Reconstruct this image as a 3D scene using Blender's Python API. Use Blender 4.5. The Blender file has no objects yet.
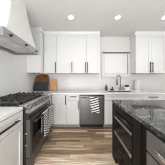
import bpy, bmesh, math, random
from mathutils import Vector, Matrix
random.seed(4)
PI = math.pi
S = bpy.context.scene
C = S.collection

# ---------------------------------------------------------------- camera, world, exposure
cam_d = bpy.data.cameras.new('camera')
cam = bpy.data.objects.new('camera', cam_d)
C.objects.link(cam)
cam.location = (0, 0, 1.27)
cam.rotation_euler = (PI / 2, 0, 0)
cam_d.sensor_width = 36
cam_d.lens = 36 * 97 / 165
cam_d.shift_x = 2.5 / 165
cam_d.shift_y = -3.5 / 165
cam_d.clip_start = 0.02
S.camera = cam

world = bpy.data.worlds.new('world')
S.world = world
world.use_nodes = True
world.node_tree.nodes['Background'].inputs[0].default_value = (0.97, 0.985, 1.0, 1)
world.node_tree.nodes['Background'].inputs[1].default_value = 1.0
vs = S.view_settings
vs.view_transform = 'Standard'
vs.look = 'None'
vs.gamma = 1
vs.use_curve_mapping = False
vs.exposure = 0.57
try:
    S.cycles.filter_width = 0.9
except Exception:
    pass

CEIL = 2.63
CAN_POWER = 0.95
CANS = [(-0.20, 2.13), (0.83, 2.13), (1.87, 2.13)]
LAMPS = CANS + [(-0.20, 0.75), (0.83, 0.75), (1.87, 0.75), (-0.2, -0.7), (0.83, -0.7)]
for i, (x, y) in enumerate(LAMPS):
    ld = bpy.data.lights.new('recessed_lamp', 'AREA')
    ld.shape = 'DISK'
    ld.size = 0.11
    ld.energy = CAN_POWER
    ld.color = (1.0, 0.97, 0.93)
    ld.spread = math.radians(125)
    lo = bpy.data.objects.new('recessed_lamp', ld)
    lo.location = (x, y, CEIL - 0.02)
    C.objects.link(lo)

# broad added fill light behind the photographer, thrown up at the ceiling
ld = bpy.data.lights.new('ceiling_fill', 'AREA')
ld.shape = 'RECTANGLE'; ld.size = 2.6; ld.size_y = 1.2
ld.energy = 80
ld.color = (0.95, 0.975, 1.0)
lo = bpy.data.objects.new('ceiling_fill', ld)
lo.location = (0.4, -1.3, 0.95)
lo.rotation_euler = (math.radians(172), 0, 0)
C.objects.link(lo)

# added low fill light behind the photographer, brightening the base cabinets
ld = bpy.data.lights.new('low_fill', 'AREA')
ld.shape = 'RECTANGLE'; ld.size = 1.8; ld.size_y = 0.9
ld.energy = 40
ld.color = (0.97, 0.985, 1.0)
lo = bpy.data.objects.new('low_fill', ld)
lo.location = (-0.35, -2.2, 0.55)
lo.rotation_euler = (math.radians(80), 0, 0)
C.objects.link(lo)

# ---------------------------------------------------------------- materials
def mat(name, col, rough=0.5, metal=0.0, noise=0.0, nscale=8.0, spec=0.5, bump=0.0, stretch=(1, 1, 1)):
    m = bpy.data.materials.new(name)
    m.use_nodes = True
    nt = m.node_tree
    b = nt.nodes['Principled BSDF']
    b.inputs['Roughness'].default_value = rough
    b.inputs['Metallic'].default_value = metal
    b.inputs['Specular IOR Level'].default_value = spec
    if noise > 0 or bump > 0:
        tc = nt.nodes.new('ShaderNodeTexCoord')
        mp = nt.nodes.new('ShaderNodeMapping')
        mp.inputs['Scale'].default_value = stretch
        n = nt.nodes.new('ShaderNodeTexNoise')
        n.inputs['Scale'].default_value = nscale
        n.inputs['Detail'].default_value = 4
        nt.links.new(tc.outputs['Object'], mp.inputs[0])
        nt.links.new(mp.outputs[0], n.inputs['Vector'])
        r = nt.nodes.new('ShaderNodeValToRGB')
        r.color_ramp.elements[0].position = 0.3
        r.color_ramp.elements[1].position = 0.7
        lo_c = [max(0, c * (1 - noise)) for c in col]
        hi_c = [min(1, c * (1 + noise)) for c in col]
        r.color_ramp.elements[0].color = (*lo_c, 1)
        r.color_ramp.elements[1].color = (*hi_c, 1)
        nt.links.new(n.outputs['Fac'], r.inputs[0])
        nt.links.new(r.outputs[0], b.inputs['Base Color'])
        if bump > 0:
            bp = nt.nodes.new('ShaderNodeBump')
            bp.inputs['Strength'].default_value = bump
            bp.inputs['Distance'].default_value = 0.004
            nt.links.new(n.outputs['Fac'], bp.inputs['Height'])
            nt.links.new(bp.outputs[0], b.inputs['Normal'])
    else:
        b.inputs['Base Color'].default_value = (*col, 1)
    return m

M = {}
M['cab'] = mat('white_cabinet_paint', (0.72, 0.72, 0.705), 0.35, noise=0.01, nscale=3)
M['wall'] = mat('wall_paint', (0.76, 0.755, 0.74), 0.7, noise=0.015, nscale=2)
M['ceil'] = mat('ceiling_paint', (0.66, 0.65, 0.635), 0.85, noise=0.01, nscale=2)
M['trim'] = mat('trim_paint', (0.68, 0.68, 0.665), 0.45, noise=0.01)
M['quartz'] = mat('white_quartz', (0.80, 0.79, 0.77), 0.22, noise=0.03, nscale=5)
M['splash'] = mat('backsplash_slab', (0.70, 0.69, 0.67), 0.3, noise=0.03, nscale=3)
M['hood'] = mat('hood_plaster', (0.72, 0.72, 0.69), 0.6, noise=0.02, nscale=4)
M['steel'] = mat('brushed_steel', (0.45, 0.44, 0.43), 0.3, 0.9, noise=0.08, nscale=20, stretch=(1, 1, 12))
M['darksteel'] = mat('dark_stainless', (0.17, 0.166, 0.162), 0.36, 0.85, noise=0.1, nscale=10, stretch=(6, 6, 0.4))
M['chrome'] = mat('chrome', (0.62, 0.62, 0.62), 0.16, 1.0, noise=0.02)
M['faucet'] = mat('faucet_nickel', (0.22, 0.218, 0.215), 0.3, 0.9, noise=0.02)
M['black'] = mat('black_metal', (0.018, 0.018, 0.018), 0.4, 0.2, noise=0.1)
M['bronze'] = mat('dark_pull', (0.022, 0.021, 0.020), 0.45, 0.2, noise=0.1)
M['iron'] = mat('cast_iron', (0.045, 0.045, 0.045), 0.4, 0.1, noise=0.3, nscale=40)
M['enamel'] = mat('black_enamel', (0.022, 0.022, 0.022), 0.25, noise=0.1)
M['glass_dark'] = mat('oven_glass', (0.008, 0.008, 0.008), 0.12, spec=0.25, noise=0.1)
M['oven_steel'] = mat('smoked_oven_steel', (0.14, 0.135, 0.13), 0.4, 0.7, noise=0.1, nscale=10, stretch=(0.4, 6, 6))
M['rail'] = mat('satin_rail_steel', (0.30, 0.285, 0.27), 0.45, 0.6, noise=0.06)
M['knob'] = mat('knob_steel', (0.22, 0.215, 0.21), 0.3, 0.9, noise=0.05)
M['hood_steel'] = mat('hood_rim_steel', (0.42, 0.415, 0.41), 0.38, 0.9, noise=0.08, nscale=20, stretch=(12, 1, 1))
M['filter'] = mat('baffle_steel', (0.55, 0.55, 0.54), 0.45, 0.5, noise=0.1, nscale=10)
M['espresso'] = mat('espresso_wood', (0.013, 0.0105, 0.009), 0.5, spec=0.15, noise=0.35, nscale=5, stretch=(6, 6, 0.5))
M['greydrawer'] = mat('grey_drawer_front', (0.17, 0.163, 0.155), 0.38, 0.3, noise=0.06, nscale=6)
M['under'] = mat('raw_wood_underside', (0.24, 0.11, 0.05), 0.6, noise=0.25, nscale=4, stretch=(1, 8, 8))
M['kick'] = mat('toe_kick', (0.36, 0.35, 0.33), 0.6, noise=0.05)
M['wood_board'] = mat('acacia_wood', (0.22, 0.08, 0.028), 0.45, noise=0.6, nscale=6, stretch=(1, 1, 5))
M['maple'] = mat('maple_wood', (0.62, 0.36, 0.17), 0.5, noise=0.2, nscale=7, stretch=(6, 1, 1))
M['slate'] = mat('slate_board', (0.03, 0.031, 0.033), 0.6, noise=0.2, nscale=10)
M['ceramic'] = mat('white_ceramic', (0.82, 0.81, 0.79), 0.3, noise=0.01)
M['paper'] = mat('paper_roll', (0.70, 0.69, 0.675), 0.9, noise=0.02, nscale=30, bump=0.1)
M['soap'] = mat('smoky_bottle', (0.05, 0.05, 0.05), 0.2, noise=0.1)
M['sponge'] = mat('dark_sponge', (0.05, 0.055, 0.06), 0.9, noise=0.3, nscale=60, bump=0.4)

def emis(name, col, st):
    m = bpy.data.materials.new(name)
    m.use_nodes = True
    b = m.node_tree.nodes['Principled BSDF']
    b.inputs['Base Color'].default_value = (*col, 1)
    b.inputs['Emission Color'].default_value = (*col, 1)
    b.inputs['Emission Strength'].default_value = st
    return m
M['lamp'] = emis('lamp_lens', (1, 0.96, 0.9), 6)

def glass_mat():
    m = bpy.data.materials.new('window_glass')
    m.use_nodes = True
    b = m.node_tree.nodes['Principled BSDF']
    b.inputs['Transmission Weight'].default_value = 1
    b.inputs['Roughness'].default_value = 0
    b.inputs['IOR'].default_value = 1.1
    return m
M['pane'] = glass_mat()

def shade_mat():
    m = bpy.data.materials.new('roller_shade_fabric')
    m.use_nodes = True
    nt = m.node_tree
    out = nt.nodes['Material Output']
    b = nt.nodes['Principled BSDF']
    b.inputs['Base Color'].default_value = (0.86, 0.855, 0.84, 1)
    b.inputs['Roughness'].default_value = 0.9
    t = nt.nodes.new('ShaderNodeBsdfTranslucent')
    t.inputs[0].default_value = (0.7, 0.69, 0.67, 1)
    mx = nt.nodes.new('ShaderNodeMixShader')
    mx.inputs[0].default_value = 0.08
    w = nt.nodes.new('ShaderNodeTexWave')
    w.inputs['Scale'].default_value = 60
    bp = nt.nodes.new('ShaderNodeBump')
    bp.inputs['Strength'].default_value = 0.05
    nt.links.new(w.outputs['Fac'], bp.inputs['Height'])
    nt.links.new(bp.outputs[0], b.inputs['Normal'])
    nt.links.new(b.outputs[0], mx.inputs[1])
    nt.links.new(t.outputs[0], mx.inputs[2])
    nt.links.new(mx.outputs[0], out.inputs[0])
    return m
M['shade'] = shade_mat()

def granite():
    m = bpy.data.materials.new('polished_granite')
    m.use_nodes = True
    nt = m.node_tree
    b = nt.nodes['Principled BSDF']
    tc = nt.nodes.new('ShaderNodeTexCoord')
    n1 = nt.nodes.new('ShaderNodeTexNoise')
    n1.inputs['Scale'].default_value = 8
    n1.inputs['Detail'].default_value = 8
    n1.inputs['Roughness'].default_value = 0.7
    n1.inputs['Distortion'].default_value = 1.6
    r = nt.nodes.new('ShaderNodeValToRGB')
    e = r.color_ramp.elements
    e[0].position = 0.30
    e[0].color = (0.012, 0.013, 0.014, 1)
    e[1].position = 0.74
    e[1].color = (0.48, 0.48, 0.47, 1)
    k = e.new(0.50); k.color = (0.04, 0.041, 0.042, 1)
    k = e.new(0.60); k.color = (0.15, 0.152, 0.15, 1)
    nt.links.new(tc.outputs['Object'], n1.inputs['Vector'])
    nt.links.new(n1.outputs['Fac'], r.inputs[0])
    n2 = nt.nodes.new('ShaderNodeTexNoise')
    n2.inputs['Scale'].default_value = 60
    n2.inputs['Detail'].default_value = 3
    r2 = nt.nodes.new('ShaderNodeValToRGB')
    r2.color_ramp.elements[0].position = 0.35
    r2.color_ramp.elements[0].color = (0.5, 0.5, 0.5, 1)
    r2.color_ramp.elements[1].position = 0.65
    r2.color_ramp.elements[1].color = (1.5, 1.5, 1.5, 1)
    nt.links.new(tc.outputs['Object'], n2.inputs['Vector'])
    nt.links.new(n2.outputs['Fac'], r2.inputs[0])
    mx = nt.nodes.new('ShaderNodeMix')
    mx.data_type = 'RGBA'
    mx.blend_type = 'MULTIPLY'
    mx.inputs[0].default_value = 1.0
    nt.links.new(r.outputs[0], mx.inputs[6])
    nt.links.new(r2.outputs[0], mx.inputs[7])
    nt.links.new(mx.outputs[2], b.inputs['Base Color'])
    b.inputs['Roughness'].default_value = 0.07
    b.inputs['Specular IOR Level'].default_value = 0.6
    return m
M['granite'] = granite()

def planks():
    m = bpy.data.materials.new('wood_plank_floor')
    m.use_nodes = True
    nt = m.node_tree
    L = nt.links
    b = nt.nodes['Principled BSDF']
    tc = nt.nodes.new('ShaderNodeTexCoord')
    sp = nt.nodes.new('ShaderNodeSeparateXYZ')
    L.new(tc.outputs['Object'], sp.inputs[0])
    def mth(op, a, v=None):
        n = nt.nodes.new('ShaderNodeMath')
        n.operation = op
        for i, q in enumerate((a, v)):
            if q is None: continue
            if isinstance(q, (int, float)): n.inputs[i].default_value = q
            else: L.new(q, n.inputs[i])
        return n.outputs[0]
    ys = mth('DIVIDE', sp.outputs[1], 0.075)
    row = mth('FLOOR', ys)
    wn0 = nt.nodes.new('ShaderNodeTexWhiteNoise')
    wn0.noise_dimensions = '1D'
    L.new(row, wn0.inputs['W'])
    off = mth('MULTIPLY', wn0.outputs['Value'], 7.0)
    xs = mth('ADD', mth('DIVIDE', sp.outputs[0], 0.85), off)
    col = mth('FLOOR', xs)
    cb = nt.nodes.new('ShaderNodeCombineXYZ')
    L.new(row, cb.inputs[0]); L.new(col, cb.inputs[1])
    wn = nt.nodes.new('ShaderNodeTexWhiteNoise')
    wn.noise_dimensions = '3D'
    L.new(cb.outputs[0], wn.inputs['Vector'])
    r = nt.nodes.new('ShaderNodeValToRGB')
    e = r.color_ramp.elements
    e[0].position = 0.0; e[0].color = (0.20, 0.125, 0.08, 1)
    e[1].position = 1.0; e[1].color = (0.86, 0.75, 0.62, 1)
    k = e.new(0.35); k.color = (0.39, 0.265, 0.17, 1)
    k = e.new(0.70); k.color = (0.60, 0.46, 0.32, 1)
    L.new(wn.outputs['Value'], r.inputs[0])
    mp = nt.nodes.new('ShaderNodeMapping')
    mp.inputs['Scale'].default_value = (2.0, 34, 1)
    L.new(tc.outputs['Object'], mp.inputs[0])
    ad = nt.nodes.new('ShaderNodeVectorMath')
    L.new(mp.outputs[0], ad.inputs[0]); L.new(wn.outputs['Color'], ad.inputs[1])
    n = nt.nodes.new('ShaderNodeTexNoise')
    n.inputs['Scale'].default_value = 1.3
    n.inputs['Detail'].default_value = 5
    n.inputs['Distortion'].default_value = 0.6
    L.new(ad.outputs[0], n.inputs['Vector'])
    r2 = nt.nodes.new('ShaderNodeValToRGB')
    r2.color_ramp.elements[0].position = 0.32
    r2.color_ramp.elements[0].color = (0.42, 0.38, 0.35, 1)
    r2.color_ramp.elements[1].position = 0.68
    r2.color_ramp.elements[1].color = (1.4, 1.38, 1.35, 1)
    L.new(n.outputs['Fac'], r2.inputs[0])
    mx = nt.nodes.new('ShaderNodeMix')
    mx.data_type = 'RGBA'; mx.blend_type = 'MULTIPLY'
    mx.inputs[0].default_value = 0.9
    L.new(r.outputs[0], mx.inputs[6]); L.new(r2.outputs[0], mx.inputs[7])
    fy = mth('FRACT', ys); fx = mth('FRACT', xs)
    gy = mth('LESS_THAN', fy, 0.035); gx = mth('LESS_THAN', fx, 0.005)
    g = mth('MAXIMUM', gy, gx)
    mg = nt.nodes.new('ShaderNodeMix')
    mg.data_type = 'RGBA'
    L.new(mth('MULTIPLY', g, 0.7), mg.inputs[0])
    L.new(mx.outputs[2], mg.inputs[6])
    mg.inputs[7].default_value = (0.05, 0.032, 0.022, 1)
    L.new(mg.outputs[2], b.inputs['Base Color'])
    b.inputs['Roughness'].default_value = 0.38
    return m
M['floor'] = planks()

def towel_mat(name, base, stripe, scale, dist, thr, direction='Z', rot=0.0, dscale=2.0):
    m = bpy.data.materials.new(name)
    m.use_nodes = True
    nt = m.node_tree
    b = nt.nodes['Principled BSDF']
    tc = nt.nodes.new('ShaderNodeTexCoord')
    mp = nt.nodes.new('ShaderNodeMapping')
    mp.inputs['Rotation'].default_value = (0, rot, 0)
    w = nt.nodes.new('ShaderNodeTexWave')
    w.bands_direction = direction
    w.inputs['Scale'].default_value = scale
    w.inputs['Distortion'].default_value = dist
    w.inputs['Detail'].default_value = 1
    w.inputs['Detail Scale'].default_value = dscale
    r = nt.nodes.new('ShaderNodeValToRGB')
    r.color_ramp.elements[0].position = thr - 0.06
    r.color_ramp.elements[0].color = (*stripe, 1)
    r.color_ramp.elements[1].position = thr + 0.06
    r.color_ramp.elements[1].color = (*base, 1)
    nt.links.new(tc.outputs['Object'], mp.inputs[0])
    nt.links.new(mp.outputs[0], w.inputs['Vector'])
    nt.links.new(w.outputs['Fac'], r.inputs[0])
    nt.links.new(r.outputs[0], b.inputs['Base Color'])
    b.inputs['Roughness'].default_value = 0.95
    return m
M['towel_bold'] = towel_mat('bold_striped_cloth', (0.80, 0.79, 0.76), (0.03, 0.03, 0.035), 5.4, 1.6, 0.38, rot=0.25, dscale=1.0)
M['towel_grey'] = towel_mat('grey_striped_cloth', (0.52, 0.505, 0.48), (0.10, 0.10, 0.10), 8, 1.5, 0.45)
M['towel_pale'] = towel_mat('pale_striped_cloth', (0.56, 0.545, 0.52), (0.14, 0.14, 0.14), 8.5, 1.0, 0.42)

# ---------------------------------------------------------------- mesh helpers
def box(bm, x0, y0, z0, x1, y1, z1, bev=0.0):
    r = bmesh.ops.create_cube(bm, size=1)
    v = r['verts']
    for q in v:
        q.co = Vector((x0 + (q.co.x + .5) * (x1 - x0), y0 + (q.co.y + .5) * (y1 - y0), z0 + (q.co.z + .5) * (z1 - z0)))
    if bev > 0:
        ed = {e for q in v for e in q.link_edges}
        bmesh.ops.bevel(bm, geom=list(ed), offset=bev, segments=2, affect='EDGES', profile=0.6)
    return v

def cyl(bm, p0, p1, r0, r1=None, seg=20):
    p0, p1 = Vector(p0), Vector(p1)
    d = p1 - p0
    r = bmesh.ops.create_cone(bm, cap_ends=True, segments=seg, radius1=r0, radius2=r0 if r1 is None else r1, depth=d.length)
    q = Vector((0, 0, 1)).rotation_difference(d.normalized())
    bmesh.ops.transform(bm, matrix=Matrix.Translation((p0 + p1) / 2) @ q.to_matrix().to_4x4(), verts=r['verts'])

def tube(bm, pts, rad, seg=12):
    pts = [Vector(p) for p in pts]
    rings = []
    up = Vector((0, 0, 1))
    for i, p in enumerate(pts):
        d = (pts[min(i + 1, len(pts) - 1)] - pts[max(i - 1, 0)]).normalized()
        a = d.cross(up)
        if a.length < 1e-3: a = d.cross(Vector((0, 1, 0)))
        a.normalize()
        c = a.cross(d)
        rings.append([bm.verts.new(p + rad * (a * math.cos(2 * PI * k / seg) + c * math.sin(2 * PI * k / seg))) for k in range(seg)])
    for i in range(len(rings) - 1):
        for k in range(seg):
            bm.faces.new((rings[i][k], rings[i][(k + 1) % seg], rings[i + 1][(k + 1) % seg], rings[i + 1][k]))
    bm.faces.new(rings[0][::-1]); bm.faces.new(rings[-1])

def lathe(bm, prof, cx=0, cy=0, seg=28, cap=True):
    rings = []
    for r, z in prof:
        rings.append([bm.verts.new((cx + r * math.cos(2 * PI * k / seg), cy + r * math.sin(2 * PI * k / seg), z)) for k in range(seg)])
    for i in range(len(rings) - 1):
        for k in range(seg):
            bm.faces.new((rings[i][k], rings[i][(k + 1) % seg], rings[i + 1][(k + 1) % seg], rings[i + 1][k]))
    if cap:
        bm.faces.new(rings[0][::-1]); bm.faces.new(rings[-1])

def prism(bm, prof, axis, a, b):
    # prof: list of 2D points in the plane perpendicular to axis ('x': (y,z), 'y': (x,z))
    def pt(q, t): return (t, q[0], q[1]) if axis == 'x' else (q[0], t, q[1])
    v0 = [bm.verts.new(pt(q, a)) for q in prof]
    v1 = [bm.verts.new(pt(q, b)) for q in prof]
    n = len(prof)
    bm.faces.new(v0); bm.faces.new(v1[::-1])
    for i in range(n):
        bm.faces.new((v0[i], v1[i], v1[(i + 1) % n], v0[(i + 1) % n]))

def obj(name, bm, m, parent=None, loc=None, smooth=False):
    bmesh.ops.recalc_face_normals(bm, faces=bm.faces[:])
    me = bpy.data.meshes.new(name)
    bm.to_mesh(me); bm.free()
    me.materials.append(m)
    if smooth:
        for p in me.polygons: p.use_smooth = True
    o = bpy.data.objects.new(name, me)
    C.objects.link(o)
    if parent: o.parent = parent
    if loc: o.location = loc
    return o

def tag(o, label, cat, group=None):
    o['label'] = label; o['category'] = cat
    if group: o['group'] = group
    return o

def thing(name, label, cat, loc, rz=0, group=None):
    o = bpy.data.objects.new(name, None)
    o.empty_display_size = 0.1
    C.objects.link(o)
    o.location = loc; o.rotation_euler = (0, 0, rz)
    return tag(o, label, cat, group)

def struct(name, bm, m, parent=None):
    o = obj(name, bm, m, parent)
    o['kind'] = 'structure'
    return o

def B(*a, bev=0.0):
    bm = bmesh.new(); box(bm, *a, bev=bev); return bm

# ---------------------------------------------------------------- the room
XL, XR, YB, YN = -1.40, 3.4, 3.12, -2.6
struct('floor', B(XL, YN, -0.1, XR, YB, 0), M['floor'])
struct('ceiling', B(XL, YN, CEIL, XR, YB, CEIL + 0.1), M['ceil'])
struct('wall_left', B(XL - 0.12, YN, -0.1, XL, YB + 0.12, CEIL + 0.1), M['wall'])
struct('wall_right', B(XR, 2.0, -0.1, XR + 0.12, YB + 0.12, CEIL + 0.1), M['wall'])
WX0, WX1, WZ0, WZ1 = 0.775, 1.53, 1.445, 2.07
bm = bmesh.new()
box(bm, XL, YB, -0.1, WX0, YB + 0.12, CEIL + 0.1)
box(bm, WX1, YB, -0.1, XR, YB + 0.12, CEIL + 0.1)
box(bm, WX0, YB, -0.1, WX1, YB + 0.12, WZ0)
box(bm, WX0, YB, WZ1, WX1, YB + 0.12, CEIL + 0.1)
struct('wall_back', bm, M['splash'])
# window
bm = bmesh.new()
box(bm, WX0, YB + 0.03, WZ0, WX0 + 0.04, YB + 0.09, WZ1)
box(bm, WX1 - 0.04, YB + 0.03, WZ0, WX1, YB + 0.09, WZ1)
box(bm, WX0 + 0.04, YB + 0.03, WZ0, WX1 - 0.04, YB + 0.09, WZ0 + 0.04)
box(bm, WX0 + 0.04, YB + 0.03, WZ1 - 0.04, WX1 - 0.04, YB + 0.09, WZ1)
win = struct('window_1', bm, M['trim'])
obj('pane', B(WX0 + 0.04, YB + 0.065, WZ0 + 0.04, WX1 - 0.04, YB + 0.071, WZ1 - 0.04), M['pane'], win)
bm = bmesh.new()
YC = YB - 0.0005
box(bm, WX0 - 0.08, YB - 0.03, WZ0 - 0.085, WX0, YC, WZ1 + 0.07, bev=0.003)
box(bm, WX1, YB - 0.03, WZ0 - 0.085, WX1 + 0.08, YC, WZ1 + 0.07, bev=0.003)
box(bm, WX0, YB - 0.03, WZ0 - 0.085, WX1, YC, WZ0, bev=0.003)
box(bm, WX0, YB - 0.03, WZ1, WX1, YC, WZ1 + 0.07, bev=0.003)
box(bm, WX0 - 0.08, YB - 0.022, WZ0 - 0.175, WX1 + 0.08, YC, WZ0 - 0.1125, bev=0.003)
obj('casing', bm, M['trim'], win)
obj('sill', B(WX0 - 0.095, YB - 0.07, WZ0 - 0.112, WX1 + 0.095, YC, WZ0 - 0.0855, bev=0.004), M['trim'], win)
shade = thing('roller_shade', 'drawn white roller shade with a dark head rail covering the window over the sink', 'window shade', ((WX0 + WX1) / 2, YB, WZ0))
hw = (WX1 - WX0) / 2
bm = bmesh.new(); cyl(bm, (-hw - 0.075, -0.046, WZ1 - WZ0 + 0.03), (hw + 0.05, -0.046, WZ1 - WZ0 + 0.03), 0.0155)
obj('head_rail', bm, M['bronze'], shade)
obj('fabric', B(-hw + 0.012, 0.004, 0.02, hw - 0.012, 0.008, WZ1 - WZ0 - 0.001), M['shade'], shade)
obj('bottom_rail', B(-hw + 0.012, -0.002, 0.002, hw - 0.012, 0.014, 0.0195, bev=0.003), M['trim'], shade)

# ---------------------------------------------------------------- cabinet kit
def shaker(w, h, t=0.02, fr=0.06, rec=0.013):
    """shaker front, centred in x, z from 0 to h, front face at y=-t, back at y=0"""
    bm = bmesh.new()
    fr = min(fr, w * 0.3, h * 0.3)
    box(bm, -w / 2, -t, 0, -w / 2 + fr, 0, h, bev=0.0015)
    box(bm, w / 2 - fr, -t, 0, w / 2, 0, h, bev=0.0015)
    box(bm, -w / 2 + fr, -t, 0, w / 2 - fr, 0, fr, bev=0.0015)
    box(bm, -w / 2 + fr, -t, h - fr, w / 2 - fr, 0, h, bev=0.0015)
    box(bm, -w / 2 + fr - 0.002, -t + rec, fr - 0.002, w / 2 - fr + 0.002, 0, h - fr + 0.002)
    return bm

def slab(w, h, t=0.02):
    bm = bmesh.new(); box(bm, -w / 2, -t, 0, w / 2, 0, h, bev=0.002); return bm

def pull(parent, x, y, z, length, vert=True, m=None, out=0.03, r=0.008, name='handle'):
    bm = bmesh.new()
    a = length / 2
    if vert:
        box(bm, x - r, y - out - r, z - a, x + r, y - out + r, z + a, bev=0.002)
        for s in (-1, 1): box(bm, x - r * .8, y - out, z + s * (a - 0.03) - r * .8, x + r * .8, y, z + s * (a - 0.03) + r * .8)
    else:
        box(bm, x - a, y - out - r, z - r, x + a, y - out + r, z + r, bev=0.002)
        for s in (-1, 1): box(bm, x + s * (a - 0.03) - r * .8, y - out, z - r * .8, x + s * (a - 0.03) + r * .8, y, z + r * .8)
    return obj(name, bm, m or M['bronze'], parent)

def front(root, name, cx, z0, w, h, m, style='shaker', handle=None, hm=None):
    bm = shaker(w, h) if style == 'shaker' else slab(w, h)
    o = obj(name, bm, m, root, loc=(cx, -0.001, z0))
    if handle:
        kind, hx, hz, ln = handle
        pull(o, hx, -0.02, hz, ln, kind == 'v', hm)
    return o

UB, UT = 1.427, 2.53          # upper cabinets: bottom and top of the boxes
def upper(x0, x1, doors, label, cat='wall cabinet', name='wall_cabinet', depth=0.31, crown_l=0.0, crown_r=0.0, yf=2.81, group=None):
    w = x1 - x0
    t = thing(name, label, cat, ((x0 + x1) / 2, yf, UB), group=group)
    obj('carcass', B(-w / 2 + 0.0005, 0, 0.012, w / 2 - 0.0005, depth - 0.001, UT - UB), M['cab'], t)
    obj('underside', B(-w / 2 + 0.0005, 0.0, 0.0, w / 2 - 0.0005, depth - 0.001, 0.0115), M['under'], t)
    bm = bmesh.new()
    z = UT - UB; zt = CEIL - UB - 0.002
    prism(bm, [(depth - 0.001, z + 0.0005), (-0.022, z + 0.0005), (-0.022, z + 0.03), (-0.034, z + 0.045), (-0.045, zt - 0.025), (-0.05, zt - 0.02), (-0.05, zt), (depth - 0.001, zt)], 'x', -w / 2 + 0.0005 - crown_l, w / 2 - 0.0005 + crown_r)
    obj('crown', bm, M['cab'], t)
    for (a, b, side) in doors:
        dw = b - a - 0.008
        hx = {'l': -dw / 2 + 0.028, 'r': dw / 2 - 0.028}.get(side)
        front(t, 'door', (a + b) / 2 - (x0 + x1) / 2, 0.004, dw, UT - UB - 0.008, M['cab'], handle=('v', hx, 0.17, 0.30) if side else None)
    return t

# left wall corner cabinet, its plain side turned to the room
t = thing('wall_cabinet', 'white corner wall cabinet on the left wall, plain side panel beside the hood', 'wall cabinet', (-1.06, 2.66, UB), PI / 2)
obj('carcass', B(-0.1, 0, 0.012, 0.1195, 0.338, UT - UB), M['cab'], t)
obj('underside', B(-0.1, 0, 0, 0.1195, 0.338, 0.0115), M['under'], t)
bm = bmesh.new(); box(bm, -0.1, -0.02, 0.004, 0.112, -0.001, UT - UB - 0.004, bev=0.002)
obj('filler_panel', bm, M['cab'], t)
bm = bmesh.new(); box(bm, -0.125, -0.045, UT - UB + 0.0005, 0.1, 0.338, CEIL - UB - 0.002, bev=0.004)
obj('crown', bm, M['cab'], t)

upper(-1.035, -0.67, [(-1.035, -0.67, 'r')], 'narrow white wall cabinet in the corner, above the wooden and black boards')
upper(-0.67, -0.20, [(-0.67, -0.20, 'r')], 'white single-door wall cabinet, handle on its right, between narrow and double-door cabinets')
upper(-0.20, 0.57, [(-0.20, 0.185, 'r'), (0.185, 0.57, 'l')], 'white double-door wall cabinet above the dishwasher, left of the window')
upper(1.61, 2.48, [(1.61, 2.045, 'r'), (2.045, 2.48, 'l')], 'white double-door wall cabinet to the right of the window', crown_l=0.03)

# base cabinets on the back wall
CT = 0.876
def base(x0, x1, fronts, label, yf=2.51, depth=0.605, rz=0, loc=None, m=None, name='base_cabinet', kick=0.07, km=None, ht=CT - 0.001, z0=0.10, group=None):
    w = x1 - x0
    t = thing(name, label, 'base cabinet', loc or ((x0 + x1) / 2, yf, 0), rz, group)
    obj('carcass', B(-w / 2 + 0.0005, 0, z0, w / 2 - 0.0005, depth, ht), m or M['cab'], t)
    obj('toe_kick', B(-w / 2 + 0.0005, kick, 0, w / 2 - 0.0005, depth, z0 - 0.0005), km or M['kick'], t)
    for f in fronts: front(t, *f)
    return t
cab = M['cab']
def door_drawer(w, hside):
    dw = w - 0.010
    s = {'l': -1, 'r': 1}[hside]
    return [('drawer', 0, 0.722, dw, 0.146, cab, 'shaker', ('h', 0, 0.095, 0.15)),
            ('door', 0, 0.104, dw, 0.608, cab, 'shaker', ('v', s * (dw / 2 - 0.028), 0.50, 0.22))]
base(-0.735, -0.675, [], 'narrow white filler in the corner between range and back cabinets', name='corner_filler')
w = 0.325
base(-0.67, -0.34, [('door', 0, 0.104, 0.320, 0.764, cab, 'shaker', ('v', 0.136, 0.63, 0.24))], 'white base cabinet with one full-height door, nearest the range')
base(-0.34, -0.012, door_drawer(0.328, 'r'), 'white base cabinet with drawer over door, directly left of the dishwasher')
base(0.63, 1.615, [('drawer', 0, 0.722, 0.979, 0.146, cab, 'shaker', None),
                   ('door', -0.246, 0.104, 0.485, 0.612, cab, 'shaker', ('v', 0.215, 0.50, 0.2)),
                   ('door', 0.246, 0.104, 0.485, 0.612, cab, 'shaker', ('v', -0.215, 0.50, 0.2))],
     'white sink base cabinet right of the dishwasher, mostly behind the island', ht=0.66)
base(1.615, 2.135, [('drawer', 0, 0.722, 0.514, 0.146, cab, 'slab', ('h', 0, 0.09, 0.24)),
                    ('drawer', 0, 0.415, 0.514, 0.300, cab, 'slab', ('h', 0, 0.2, 0.24)),
                    ('drawer', 0, 0.104, 0.514, 0.305, cab, 'slab', ('h', 0, 0.2, 0.24))],
     'white drawer cabinet right of the sink, its top drawer pull showing above the island')
base(2.135, 2.6, [('drawer', 0, 0.722, 0.459, 0.146, cab, 'slab', ('h', 0, 0.09, 0.36)),
                  ('door', 0, 0.104, 0.459, 0.612, cab, 'shaker', ('v', -0.2, 0.5, 0.2))],
     'white base cabinet at the far right end of the back counter')
# sink front apron piece (upper rails of the open-topped sink cabinet)
sk = [o for o in bpy.data.objects if o.get('label', '').startswith('white sink base')][0]
bm = bmesh.new()
box(bm, -0.492, 0, 0.6605, 0.492, 0.018, CT - 0.001)
box(bm, -0.492, 0.0185, 0.6605, -0.474, 0.605, CT - 0.001)
box(bm, 0.474, 0.0185, 0.6605, 0.492, 0.605, CT - 0.001)
obj('upper_frame', bm, M['cab'], sk)

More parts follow.
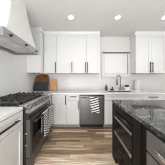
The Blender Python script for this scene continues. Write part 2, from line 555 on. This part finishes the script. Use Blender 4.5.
# left run: base cabinet by the camera and corner cabinet past the range
base(0, 0.61, [('drawer', 0, 0.70, 0.60, 0.165, cab, 'shaker', ('h', 0, 0.085, 0.38)),
               ('door', 0, 0.104, 0.60, 0.590, cab, 'shaker', None)],
     'white base cabinet with long dark drawer pull in the left foreground, before the range', rz=PI / 2, loc=(-0.755, 0.945, 0), depth=0.64)
t = thing('base_cabinet', 'white blind corner cabinet between the range and the back wall', 'base cabinet', (-0.765, 2.34, 0), PI / 2)
obj('carcass', B(-0.165, 0, 0.10, 0.775, 0.63, CT - 0.001), M['cab'], t)
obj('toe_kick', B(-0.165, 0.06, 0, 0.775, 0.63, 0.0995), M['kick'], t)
obj('door', slab(0.32, 0.764), M['cab'], t, loc=(0.0, -0.001, 0.104))

# worktops
bm = bmesh.new()
SX0, SX1, SY0, SY1 = 0.80, 1.46, 2.60, 2.97
z0, z1 = CT, 0.914
xs = [XL + 0.001, -0.735, SX0, SX1, 2.6]
ys = [2.172, 2.46, SY0, SY1, YB - 0.001]
vd = {}
def V(i, j, z):
    k = (i, j, z)
    if k not in vd: vd[k] = bm.verts.new((xs[i], ys[j], z))
    return vd[k]
cells = [(i, j) for i in range(4) for j in range(4) if not (j == 0 and i > 0) and not (i == 2 and j == 2)]
for (i, j) in cells:
    bm.faces.new((V(i, j, z1), V(i + 1, j, z1), V(i + 1, j + 1, z1), V(i, j + 1, z1)))
    bm.faces.new((V(i, j, z0), V(i, j + 1, z0), V(i + 1, j + 1, z0), V(i + 1, j, z0)))
    for (di, dj, a, b) in ((-1, 0, (i, j), (i, j + 1)), (1, 0, (i + 1, j), (i + 1, j + 1)), (0, -1, (i, j), (i + 1, j)), (0, 1, (i, j + 1), (i + 1, j + 1))):
        if (i + di, j + dj) not in cells:
            bm.faces.new((V(*a, z0), V(*b, z0), V(*b, z1), V(*a, z1)))
tag(obj('countertop', bm, M['quartz']), 'long white quartz counter along the back wall, holding the sink', 'countertop')
tag(obj('countertop', B(XL + 0.001, 0.63, CT, -0.732, 1.252, 0.914, bev=0.003), M['quartz']), 'short white quartz counter in the left foreground, on the near side of the range', 'countertop')

# sink
t = thing('sink', 'stainless steel basin sunk into the white back counter under the window', 'sink', ((SX0 + SX1) / 2, (SY0 + SY1) / 2, 0.70))
a, b = (SX1 - SX0) / 2 - 0.001, (SY1 - SY0) / 2 - 0.001
bm = bmesh.new()
box(bm, -a, -b, 0, a, b, 0.006)
box(bm, -a, -b, 0.006, -a + 0.008, b, 0.208); box(bm, a - 0.008, -b, 0.006, a, b, 0.208)
box(bm, -a + 0.008, -b, 0.006, a - 0.008, -b + 0.008, 0.208); box(bm, -a + 0.008, b - 0.008, 0.006, a - 0.008, b, 0.208)
obj('basin', bm, M['steel'], t)
bm = bmesh.new(); cyl(bm, (0, 0.05, 0.0065), (0, 0.05, 0.012), 0.045)
obj('drain', bm, M['chrome'], t)

# faucet
t = thing('faucet', 'tall dark nickel gooseneck faucet behind the sink', 'faucet', (1.265, 3.035, 0.9145))
bm = bmesh.new(); lathe(bm, [(0.03, 0), (0.03, 0.008), (0.024, 0.014), (0.022, 0.10), (0.016, 0.115), (0.012, 0.12)])
obj('base', bm, M['faucet'], t, smooth=True)
bm = bmesh.new()
R = 0.08; d = Vector((-0.86, -0.51, 0)).normalized()
pts = [Vector((0, 0, 0.12 + 0.043 * k)) for k in range(7)]
zc = 0.39
for k in range(0, 15):
    an = PI - PI * k / 14
    pts.append(d * (R + R * math.cos(an)) + Vector((0, 0, zc + R * math.sin(an))))
pts.append(d * 2 * R + Vector((0, 0, zc - 0.05)))
tube(bm, pts, 0.0115, 14)
obj('spout', bm, M['faucet'], t, smooth=True)
bm = bmesh.new(); e = d * 2 * R
cyl(bm, e + Vector((0, 0, 0.341)), e + Vector((0, 0, 0.17)), 0.0165, 0.02)
obj('spray_head', bm, M['faucet'], t, smooth=True)
bm = bmesh.new(); cyl(bm, (0.02, 0, 0.07), (0.05, 0, 0.07), 0.012); cyl(bm, (0.045, 0, 0.07), (0.085, -0.01, 0.12), 0.006)
obj('lever', bm, M['faucet'], t, smooth=True)

# things round the sink
t = thing('soap_dispenser', 'smoky grey soap bottle with a pump, left end of the sink', 'soap dispenser', (0.82, 3.03, 0.9145))
bm = bmesh.new(); lathe(bm, [(0.030, 0), (0.034, 0.004), (0.034, 0.10), (0.026, 0.125), (0.013, 0.135), (0.013, 0.145)])
obj('bottle', bm, M['soap'], t, smooth=True)
bm = bmesh.new(); cyl(bm, (0, 0, 0.1455), (0, 0, 0.16), 0.015); cyl(bm, (0, 0, 0.16), (0, 0, 0.195), 0.006); box(bm, -0.008, -0.045, 0.195, 0.008, 0.01, 0.205, bev=0.002)
obj('pump', bm, M['bronze'], t)
t = thing('cup', 'plain white cup between the soap bottle and the black brush', 'cup', (0.905, 3.04, 0.9145))
bm = bmesh.new(); lathe(bm, [(0.026, 0), (0.032, 0.006), (0.036, 0.11), (0.0355, 0.125), (0.031, 0.125), (0.031, 0.11), (0.027, 0.012)])
obj('body', bm, M['ceramic'], t, smooth=True)
t = thing('dish_brush', 'round black dish brush sitting on the counter left of the faucet', 'brush', (1.01, 3.03, 0.9145))
bm = bmesh.new(); lathe(bm, [(0.042, 0), (0.056, 0.012), (0.05, 0.035)])
obj('bristles', bm, M['sponge'], t, smooth=True)
bm = bmesh.new(); lathe(bm, [(0.05, 0.0355), (0.04, 0.05), (0.014, 0.06), (0.012, 0.09), (0.018, 0.105), (0.01, 0.115)])
obj('knob', bm, M['soap'], t, smooth=True)
t = thing('sponge_caddy', 'small white caddy holding a dark sponge, right of the faucet', 'caddy', (1.46, 3.035, 0.9145))
bm = bmesh.new()
box(bm, -0.075, -0.035, 0, 0.075, 0.035, 0.012, bev=0.003); box(bm, -0.075, -0.035, 0.0125, -0.067, 0.035, 0.15); box(bm, 0.067, -0.035, 0.0125, 0.075, 0.035, 0.15)
box(bm, -0.0665, 0.028, 0.0125, 0.0665, 0.035, 0.15); box(bm, -0.0665, -0.035, 0.0125, 0.0665, -0.028, 0.11)
obj('holder', bm, M['ceramic'], t)
tag(obj('sponge', B(-0.06, -0.022, 0, 0.06, 0.022, 0.155, bev=0.008), M['sponge'], None, loc=(1.46, 3.035, 0.9275)), 'dark sponge standing up in the small white caddy', 'sponge')
t = thing('paper_towel_roll', 'white paper towel roll on a stand below the right wall cabinet', 'paper towels', (1.76, 2.99, 0.9145))
bm = bmesh.new(); cyl(bm, (0, 0, 0), (0, 0, 0.012), 0.082, seg=32)
obj('stand_base', bm, M['ceramic'], t)
bm = bmesh.new(); lathe(bm, [(0.018, 0.0125), (0.074, 0.0125), (0.076, 0.02), (0.076, 0.315), (0.074, 0.32), (0.018, 0.32)], seg=36)
obj('roll', bm, M['paper'], t, smooth=False)
bm = bmesh.new(); cyl(bm, (0, 0, 0.0125), (0, 0, 0.345), 0.0075); lathe(bm, [(0.01, 0.345), (0.018, 0.355), (0.01, 0.367)])
obj('rod', bm, M['ceramic'], t, smooth=True)

# boards leaning on the backsplash in the corner
def board_mesh(w, h, th, rad, handle=None, hole=None):
    """rounded rectangle, z up, thickness along y, centred x, base z=0"""
    bm = bmesh.new(); pts = []
    for (cx, cz, a0) in ((w / 2 - rad, rad * .4, -PI / 2), (w / 2 - rad, h - rad, 0), (-w / 2 + rad, h - rad, PI / 2), (-w / 2 + rad, rad * .4, PI)):
        for k in range(7):
            a = a0 + (PI / 2) * k / 6
            rz = rad * .4 if cz < rad * .9 else rad
            pts.append((cx + rad * math.cos(a), cz + rz * math.sin(a)))
    prism(bm, pts, 'y', -th / 2, th / 2)
    return bm
t = thing('cutting_board', 'large round-topped reddish wood cutting board leaning in the left corner, behind the black one', 'cutting board', (-1.18, 2.885, 0.918))
t.rotation_euler = (math.radians(-20), 0, 0)
obj('board', board_mesh(0.425, 0.525, 0.02, 0.14), M['wood_board'], t)
t = thing('cutting_board', 'wide black board leaning in front of the reddish wooden one', 'cutting board', (-1.155, 2.83, 0.917))
t.rotation_euler = (math.radians(-18), 0, 0)
obj('board', board_mesh(0.42, 0.285, 0.014, 0.02), M['slate'], t)
bm = bmesh.new()
tube(bm, [(-0.208, 0, 0.09), (-0.222, 0, 0.095), (-0.229, 0, 0.12), (-0.229, 0, 0.16), (-0.222, 0, 0.185), (-0.208, 0, 0.19)], 0.007)
obj('handle', bm, M['slate'], t, smooth=True)
t = thing('cutting_board', 'small honey-coloured wooden board leaning right of the black board', 'cutting board', (-0.83, 2.97, 0.917))
t.rotation_euler = (math.radians(-14), 0, 0)
obj('board', board_mesh(0.205, 0.36, 0.018, 0.06), M['maple'], t)

# ---------------------------------------------------------------- dishwasher
t = thing('dishwasher', 'dark stainless dishwasher under the back counter, with a striped towel on its bar', 'dishwasher', (0.305, 2.51, 0))
obj('tub', B(-0.302, 0.02, 0.09, 0.302, 0.60, CT - 0.002), M['enamel'], t)
d = obj('door', B(-0.300, -0.022, 0.105, 0.300, 0.019, 0.835, bev=0.004), M['darksteel'], t)
bm = bmesh.new()
cyl(bm, (-0.27, -0.062, 0.795), (0.27, -0.062, 0.795), 0.010)
for s in (-1, 1): cyl(bm, (s * 0.24, -0.0225, 0.795), (s * 0.24, -0.06, 0.795), 0.007)
obj('handle', bm, M['steel'], d, smooth=True)
obj('control_strip', B(-0.300, -0.018, 0.838, 0.300, 0.019, 0.868, bev=0.002), M['enamel'], t)
obj('toe_kick', B(-0.300, 0.05, 0.0, 0.300, 0.59, 0.089), M['enamel'], t)

def towel(label, loc, rz, width, front_len, back_len, m, r=0.016, skew=0.0, waves=2.0, amp=0.006, flare=0.0, phase=0.0, group=None):
    """drapes over a bar running along local x at local z=0; front hangs on -y"""
    bm = bmesh.new(); prof = []
    n1 = 16
    for k in range(n1 + 1): prof.append((-r, -front_len * (1 - k / n1), front_len * (1 - k / n1)))
    for k in range(1, 8):
        a = PI - PI * k / 8
        prof.append((r * math.cos(a), r * math.sin(a), 0))
    for k in range(0, 9): prof.append((r, -back_len * k / 8, 0))
    nx = 24; rows = []
    for (y, z, dn) in prof:
        row = []
        f = dn / max(front_len, 1e-6)
        for i in range(nx + 1):
            u = i / nx - 0.5
            x = u * width * (1 + flare * f) + skew * f
            yy = y - (abs(amp) * f * (1 + math.sin(2 * PI * waves * u + phase)) if dn > 0 else 0)
            zz = z - (0.02 * f * u if dn > 0 else 0)
            row.append(bm.verts.new((x, yy, zz)))
        rows.append(row)
    for i in range(len(rows) - 1):
        for j in range(nx):
            bm.faces.new((rows[i][j], rows[i][j + 1], rows[i + 1][j + 1], rows[i + 1][j]))
    o = obj('dish_towel', bm, m, None, loc=loc, smooth=True)
    o.rotation_euler = (0, 0, rz)
    s = o.modifiers.new('thick', 'SOLIDIFY'); s.thickness = 0.004; s.offset = 1
    return tag(o, label, 'towel', group)
towel('white dish towel with bold black stripes hanging on the dishwasher bar', (0.355, 2.448, 0.795), 0, 0.205, 0.37, 0.22, M['towel_bold'], skew=0.035, waves=1.3, amp=0.008)

# ---------------------------------------------------------------- range
RY0, RY1 = 1.258, 2.166
RC, RW = (RY0 + RY1) / 2, (RY1 - RY0) / 2
XF = -0.675      # oven door plane
t = thing('range', 'stainless gas range with black grates, against the left wall under the hood', 'range', (XF, RC, 0), PI / 2)
# local: x along +Y, y into the wall (-X), z up
D = XF - XL - 0.004
obj('body', B(-RW, 0.03, 0.09, RW, D, 0.895), M['enamel'], t)
obj('toe_kick', B(-RW + 0.01, 0.06, 0.035, RW - 0.01, D - 0.02, 0.0895), M['enamel'], t)
for sx in (-1, 1):
    for yy in (0.08, D - 0.08):
        bm = bmesh.new(); cyl(bm, (sx * (RW - 0.06), yy, 0), (sx * (RW - 0.06), yy, 0.0345), 0.02)
        obj('foot', bm, M['steel'], t)
obj('vent_slot', B(-RW + 0.004, -0.008, 0.735, RW - 0.004, 0.029, 0.8245), M['enamel'], t)
dr = obj('oven_door', B(-RW + 0.004, -0.018, 0.235, RW - 0.004, 0.029, 0.733, bev=0.005), M['oven_steel'], t)
obj('window', B(-RW + 0.085, -0.0215, 0.27, RW - 0.05, -0.0185, 0.69, bev=0.001), M['glass_dark'], dr)
bm = bmesh.new()
cyl(bm, (-RW + 0.03, -0.082, 0.705), (RW - 0.03, -0.082, 0.705), 0.0125)
for s in (-1, 1): cyl(bm, (s * (RW - 0.07), -0.0185, 0.705), (s * (RW - 0.07), -0.08, 0.705), 0.010)
obj('handle', bm, M['bronze'], dr, smooth=True)
obj('lower_panel', B(-RW + 0.004, -0.014, 0.095, RW - 0.004, 0.029, 0.228, bev=0.004), M['oven_steel'], t)
bm = bmesh.new()
prism(bm, [(0.029, 0.825), (-0.03, 0.825), (-0.035, 0.83), (-0.035, 0.842), (0.075, 0.928), (0.115, 0.928), (0.115, 0.8955), (0.029, 0.8955)], 'x', -RW, RW)
cp = obj('control_panel', bm, M['steel'], t)
n = Vector((0, -0.086, -0.11)).cross(Vector((1, 0, 0))).normalized()
n = Vector((0, -0.616, 0.788))
for k in range(6):
    u = -RW + 0.09 + k * (2 * RW - 0.18) / 5
    c = Vector((u, 0.02, 0.885)) + n * 0.0015
    bm = bmesh.new()
    cyl(bm, c, c + n * 0.008, 0.034, 0.032, seg=24); cyl(bm, c + n * 0.008, c + n * 0.042, 0.026, 0.022, seg=24)
    kb = obj('knob', bm, M['knob'], cp)
ct = obj('cooktop', B(-RW, 0.1155, 0.8955, RW, D, 0.914, bev=0.002), M['enamel'], t)
obj('rear_guard', B(-RW, D - 0.02, 0.9145, RW, D, 0.945, bev=0.002), M['steel'], t)
gw = (2 * RW - 0.03) / 3
for k in range(3):
    cx = -RW + 0.015 + gw * (k + 0.5); a = gw / 2 - 0.004; y0, y1 = 0.135, D - 0.03
    bm = bmesh.new(); zt, zb = 0.966, 0.948
    for yy in (y0, y1 - 0.014): box(bm, cx - a, yy, zb, cx + a, yy + 0.014, zt, bev=0.002)
    for xx in (cx - a, cx + a - 0.014): box(bm, xx, y0 + 0.014, zb, xx + 0.014, y1 - 0.014, zt, bev=0.002)
    for q in range(1, 6):
        yy = y0 + (y1 - y0) * q / 6
        box(bm, cx - a + 0.014, yy - 0.008, zb + 0.003, cx + a - 0.014, yy + 0.008, zt, bev=0.001)
    box(bm, cx - 0.006, y0 + 0.014, zb + 0.002, cx + 0.006, y1 - 0.014, zt - 0.001)
    for xx in (cx - a, cx + a - 0.014):
        for yy in (y0, (y0 + y1) / 2, y1 - 0.014): box(bm, xx, yy, 0.9145, xx + 0.014, yy + 0.014, zb)
    for j in range(6):        # finger tips standing along the rim
        yy = y0 + 0.03 + j * (y1 - y0 - 0.06) / 5
        for xx in (cx - a, cx + a - 0.014): box(bm, xx, yy - 0.014, zt, xx + 0.014, yy + 0.014, zt + 0.014)
    obj('grate', bm, M['iron'], t)
    for yy in (y0 + 0.14, y1 - 0.14):
        bm = bmesh.new(); lathe(bm, [(0.055, 0.9145), (0.055, 0.922), (0.04, 0.926), (0.04, 0.936), (0.034, 0.939)], cx, yy)
        obj('burner', bm, M['iron'], t)
for zz in (0.55, 0.40):
    obj('side_bracket', B(-RW - 0.006, 0.004, zz, -RW - 0.0003, 0.036, zz + 0.02, bev=0.001), M['steel'], t)

HB = XF + 0.082
towel('striped grey and white dish towel on the oven bar, the nearer one', (HB, 1.64, 0.705), PI / 2, 0.21, 0.37, 0.30, M['towel_grey'], r=0.0185, waves=2.5, amp=0.012, phase=1.0)
towel('pale striped dish towel at the far end of the oven bar', (HB, 1.93, 0.705), PI / 2, 0.23, 0.36, 0.28, M['towel_pale'], r=0.0185, waves=2.2, amp=0.010)

# ---------------------------------------------------------------- hood
HY0, HY1, HZ = 1.135, 2.10, 1.785
HC, HW = (HY0 + HY1) / 2, (HY1 - HY0) / 2
HP = 0.50
t = thing('range_hood', 'large white flared range hood with a steel rim, over the range', 'range hood', (XL + 0.001, HC, HZ), PI / 2)
# local x along +Y, local y: 0 at wall, negative into the room
bm = bmesh.new()
box(bm, -HW, -HP, 0.0, HW, -HP + 0.02, 0.105, bev=0.002)
box(bm, -HW, -HP + 0.02, 0.0, -HW + 0.02, 0, 0.105)
box(bm, HW - 0.02, -HP + 0.02, 0.0, HW, 0, 0.105)
box(bm, -HW + 0.02, -0.02, 0.0, HW - 0.02, 0, 0.105)
box(bm, -HW + 0.02, -HP + 0.02, 0.07, HW - 0.02, -0.02, 0.105)
rim = obj('rim', bm, M['hood_steel'], t)
for k in range(3):
    cx = (k - 1) * 0.30
    bm = bmesh.new()
    box(bm, cx - 0.145, -HP + 0.07, 0.05, cx + 0.145, -0.05, 0.069)
    for q in range(9):
        xx = cx - 0.135 + q * 0.0335
        box(bm, xx - 0.006, -HP + 0.08, 0.042, xx + 0.006, -0.06, 0.0505)
    obj('filter', bm, M['filter'], t)
for yy in (1.26, 1.62, 1.99):
    bm = bmesh.new(); c = Vector((yy - HC, -HP - 0.0003, 0.052))
    cyl(bm, c, c + Vector((0, -0.010, 0)), 0.018, 0.018); cyl(bm, c + Vector((0, -0.010, 0)), c + Vector((0, -0.022, 0)), 0.014, 0.012)
    obj('knob', bm, M['black'], t)
# flared body
secs = [(0.106, 0.478, HW - 0.012), (0.16, 0.472, 0.435), (0.24, 0.462, 0.395), (0.34, 0.450, 0.352), (0.44, 0.437, 0.315), (0.54, 0.424, 0.283), (0.64, 0.412, 0.258), (0.74, 0.402, 0.24), (CEIL - HZ - 0.002, 0.395, 0.228)]
bm = bmesh.new(); rings = []
for (z, p, hw_) in secs:
    r = 0.05
    pts = [(hw_, -0.0), (hw_, -p + r)] + [(hw_ - r + r * math.cos(a), -p + r - r * math.sin(a)) for a in (PI / 12, PI / 6, PI / 4, PI / 3, PI * 5 / 12)] + [(hw_ - r, -p)]
    full = pts + [(-x, y) for (x, y) in reversed(pts)]
    rings.append([bm.verts.new((x, y, z)) for x, y in full])
for i in range(len(rings) - 1):
    n_ = len(rings[i])
    for k in range(n_):
        bm.faces.new((rings[i][k], rings[i][(k + 1) % n_], rings[i + 1][(k + 1) % n_], rings[i + 1][k]))
bm.faces.new(rings[0]); bm.faces.new(rings[-1])
obj('canopy', bm, M['hood'], t, smooth=False)

# ---------------------------------------------------------------- island
IX, IT = 0.55, 0.53       # cabinet face, stone edge
IYF = 1.60
esp = M['espresso']
tag(obj('island_countertop', B(IT, -0.35, 0.884, 1.75, 1.625, 0.922, bev=0.004), M['granite']), 'polished dark grey granite slab with pale veining on top of the island', 'countertop')
DI = 1.15
def isl(name, y0, y1, label, cat='island cabinet'):
    return thing(name, label, cat, (IX, (y0 + y1) / 2, 0), -PI / 2)
# local x along -Y, y into the island (+X)
t = isl('island_end_cabinet', 1.462, IYF, 'narrow dark espresso cabinet closing the far end of the island')
w = IYF - 1.462
obj('carcass', B(-w / 2, 0, 0, w / 2 - 0.0005, DI, 0.883), esp, t)
bm = bmesh.new(); box(bm, -w / 2, -0.018, 0.004, w / 2 - 0.0005, -0.001, 0.878, bev=0.002)
obj('stile_panel', bm, esp, t)
t = isl('island_cabinet', 0.985, 1.462, 'dark espresso island cabinet housing the microwave, with drawers below it')
w = 1.462 - 0.985
bm = bmesh.new()
box(bm, -w / 2 + 0.0005, 0, 0.10, w / 2 - 0.0005, DI, 0.435)
box(bm, -w / 2 + 0.0005, 0, 0.785, w / 2 - 0.0005, DI, 0.883)
box(bm, -w / 2 + 0.0005, 0.5, 0.435, w / 2 - 0.0005, DI, 0.785)
obj('carcass', bm, esp, t)
bm = bmesh.new(); box(bm, -w / 2 + 0.002, -0.018, 0.80, w / 2 - 0.002, -0.001, 0.878, bev=0.002)
obj('top_rail', bm, esp, t)
for (za, zb) in ((0.27, 0.43), (0.105, 0.264)):
    front(t, 'drawer', 0, za, w - 0.006, zb - za, esp, 'slab', ('h', 0, (zb - za) * .62, 0.12), M['bronze'])
obj('toe_kick', B(-w / 2 + 0.0005, 0.06, 0, w / 2 - 0.0005, DI, 0.0995), M['black'], t)
t = thing('microwave', 'black glass microwave with steel rails built into the side of the island', 'microwave', (IX, (0.985 + 1.462) / 2, 0.4365), -PI / 2)
a = w / 2 - 0.006
obj('housing', B(-a, 0.002, 0, a, 0.49, 0.346), M['enamel'], t)
dr = obj('door', B(-a, -0.022, 0.002, a, 0.001, 0.285, bev=0.003), M['glass_dark'], t)
obj('top_rail', B(-a, -0.034, 0.256, a, -0.0225, 0.285, bev=0.003), M['rail'], dr)
obj('bottom_rail', B(-a, -0.034, 0.022, a, -0.0225, 0.060, bev=0.003), M['rail'], dr)
obj('control_panel', B(-a, -0.016, 0.289, a, 0.001, 0.344, bev=0.002), M['glass_dark'], t)
t = isl('island_cabinet', 0.85, 0.984, 'narrow dark espresso pull-out cabinet right of the microwave')
w = 0.134
obj('carcass', B(-w / 2 + 0.0005, 0, 0.10, w / 2 - 0.0005, DI, 0.883), esp, t)
bm = bmesh.new(); box(bm, -w / 2 + 0.002, -0.018, 0.104, w / 2 - 0.012, -0.001, 0.878, bev=0.002)
obj('door', bm, esp, t)
obj('toe_kick', B(-w / 2 + 0.0005, 0.06, 0, w / 2 - 0.0005, DI, 0.0995), M['black'], t)
t = isl('island_cabinet', 0.10, 0.849, 'island drawer cabinet with grey fronts and bright bar pulls in the right foreground')
w = 0.749
obj('carcass', B(-w / 2 + 0.0005, 0, 0.10, w / 2 - 0.0005, DI, 0.883), esp, t)
for (za, zb) in ((0.709, 0.862), (0.41, 0.692), (0.108, 0.395)):
    f = front(t, 'drawer', 0.037, za, w - 0.08, zb - za, M['greydrawer'], 'slab')
    pull(f, 0.095 if za > 0.7 else 0.065, -0.02, (zb - za) - 0.065, 0.56, False, M['chrome'], out=0.036, r=0.013)
obj('toe_kick', B(-w / 2 + 0.0005, 0.06, 0, w / 2 - 0.0005, DI, 0.0995), M['black'], t)
t = isl('island_cabinet', -0.32, 0.099, 'dark espresso cabinet at the near end of the island')
w = 0.419
obj('carcass', B(-w / 2, 0, 0.10, w / 2 - 0.0005, DI, 0.883), esp, t)
obj('toe_kick', B(-w / 2, 0.06, 0, w / 2 - 0.0005, DI, 0.0995), M['black'], t)

# ---------------------------------------------------------------- recessed lights
names = ['round recessed ceiling light above the left run, leftmost of three', 'round recessed ceiling light in front of the window, middle of three', 'round recessed ceiling light at the right edge, above the island']
for (x, y), lb in zip(CANS, names):
    t = thing('recessed_light', lb, 'ceiling light', (x, y, CEIL - 0.012), 0, 'recessed ceiling lights')
    bm = bmesh.new()
    lathe(bm, [(0.058, 0.0), (0.085, 0.004), (0.085, 0.0115), (0.058, 0.0115), (0.058, 0.0)], seg=36, cap=False)
    obj('trim_ring', bm, M['trim'], t)
    bm = bmesh.new(); cyl(bm, (0, 0, 0.003), (0, 0, 0.0115), 0.0575, seg=36)
    obj('lens', bm, M['lamp'], t)
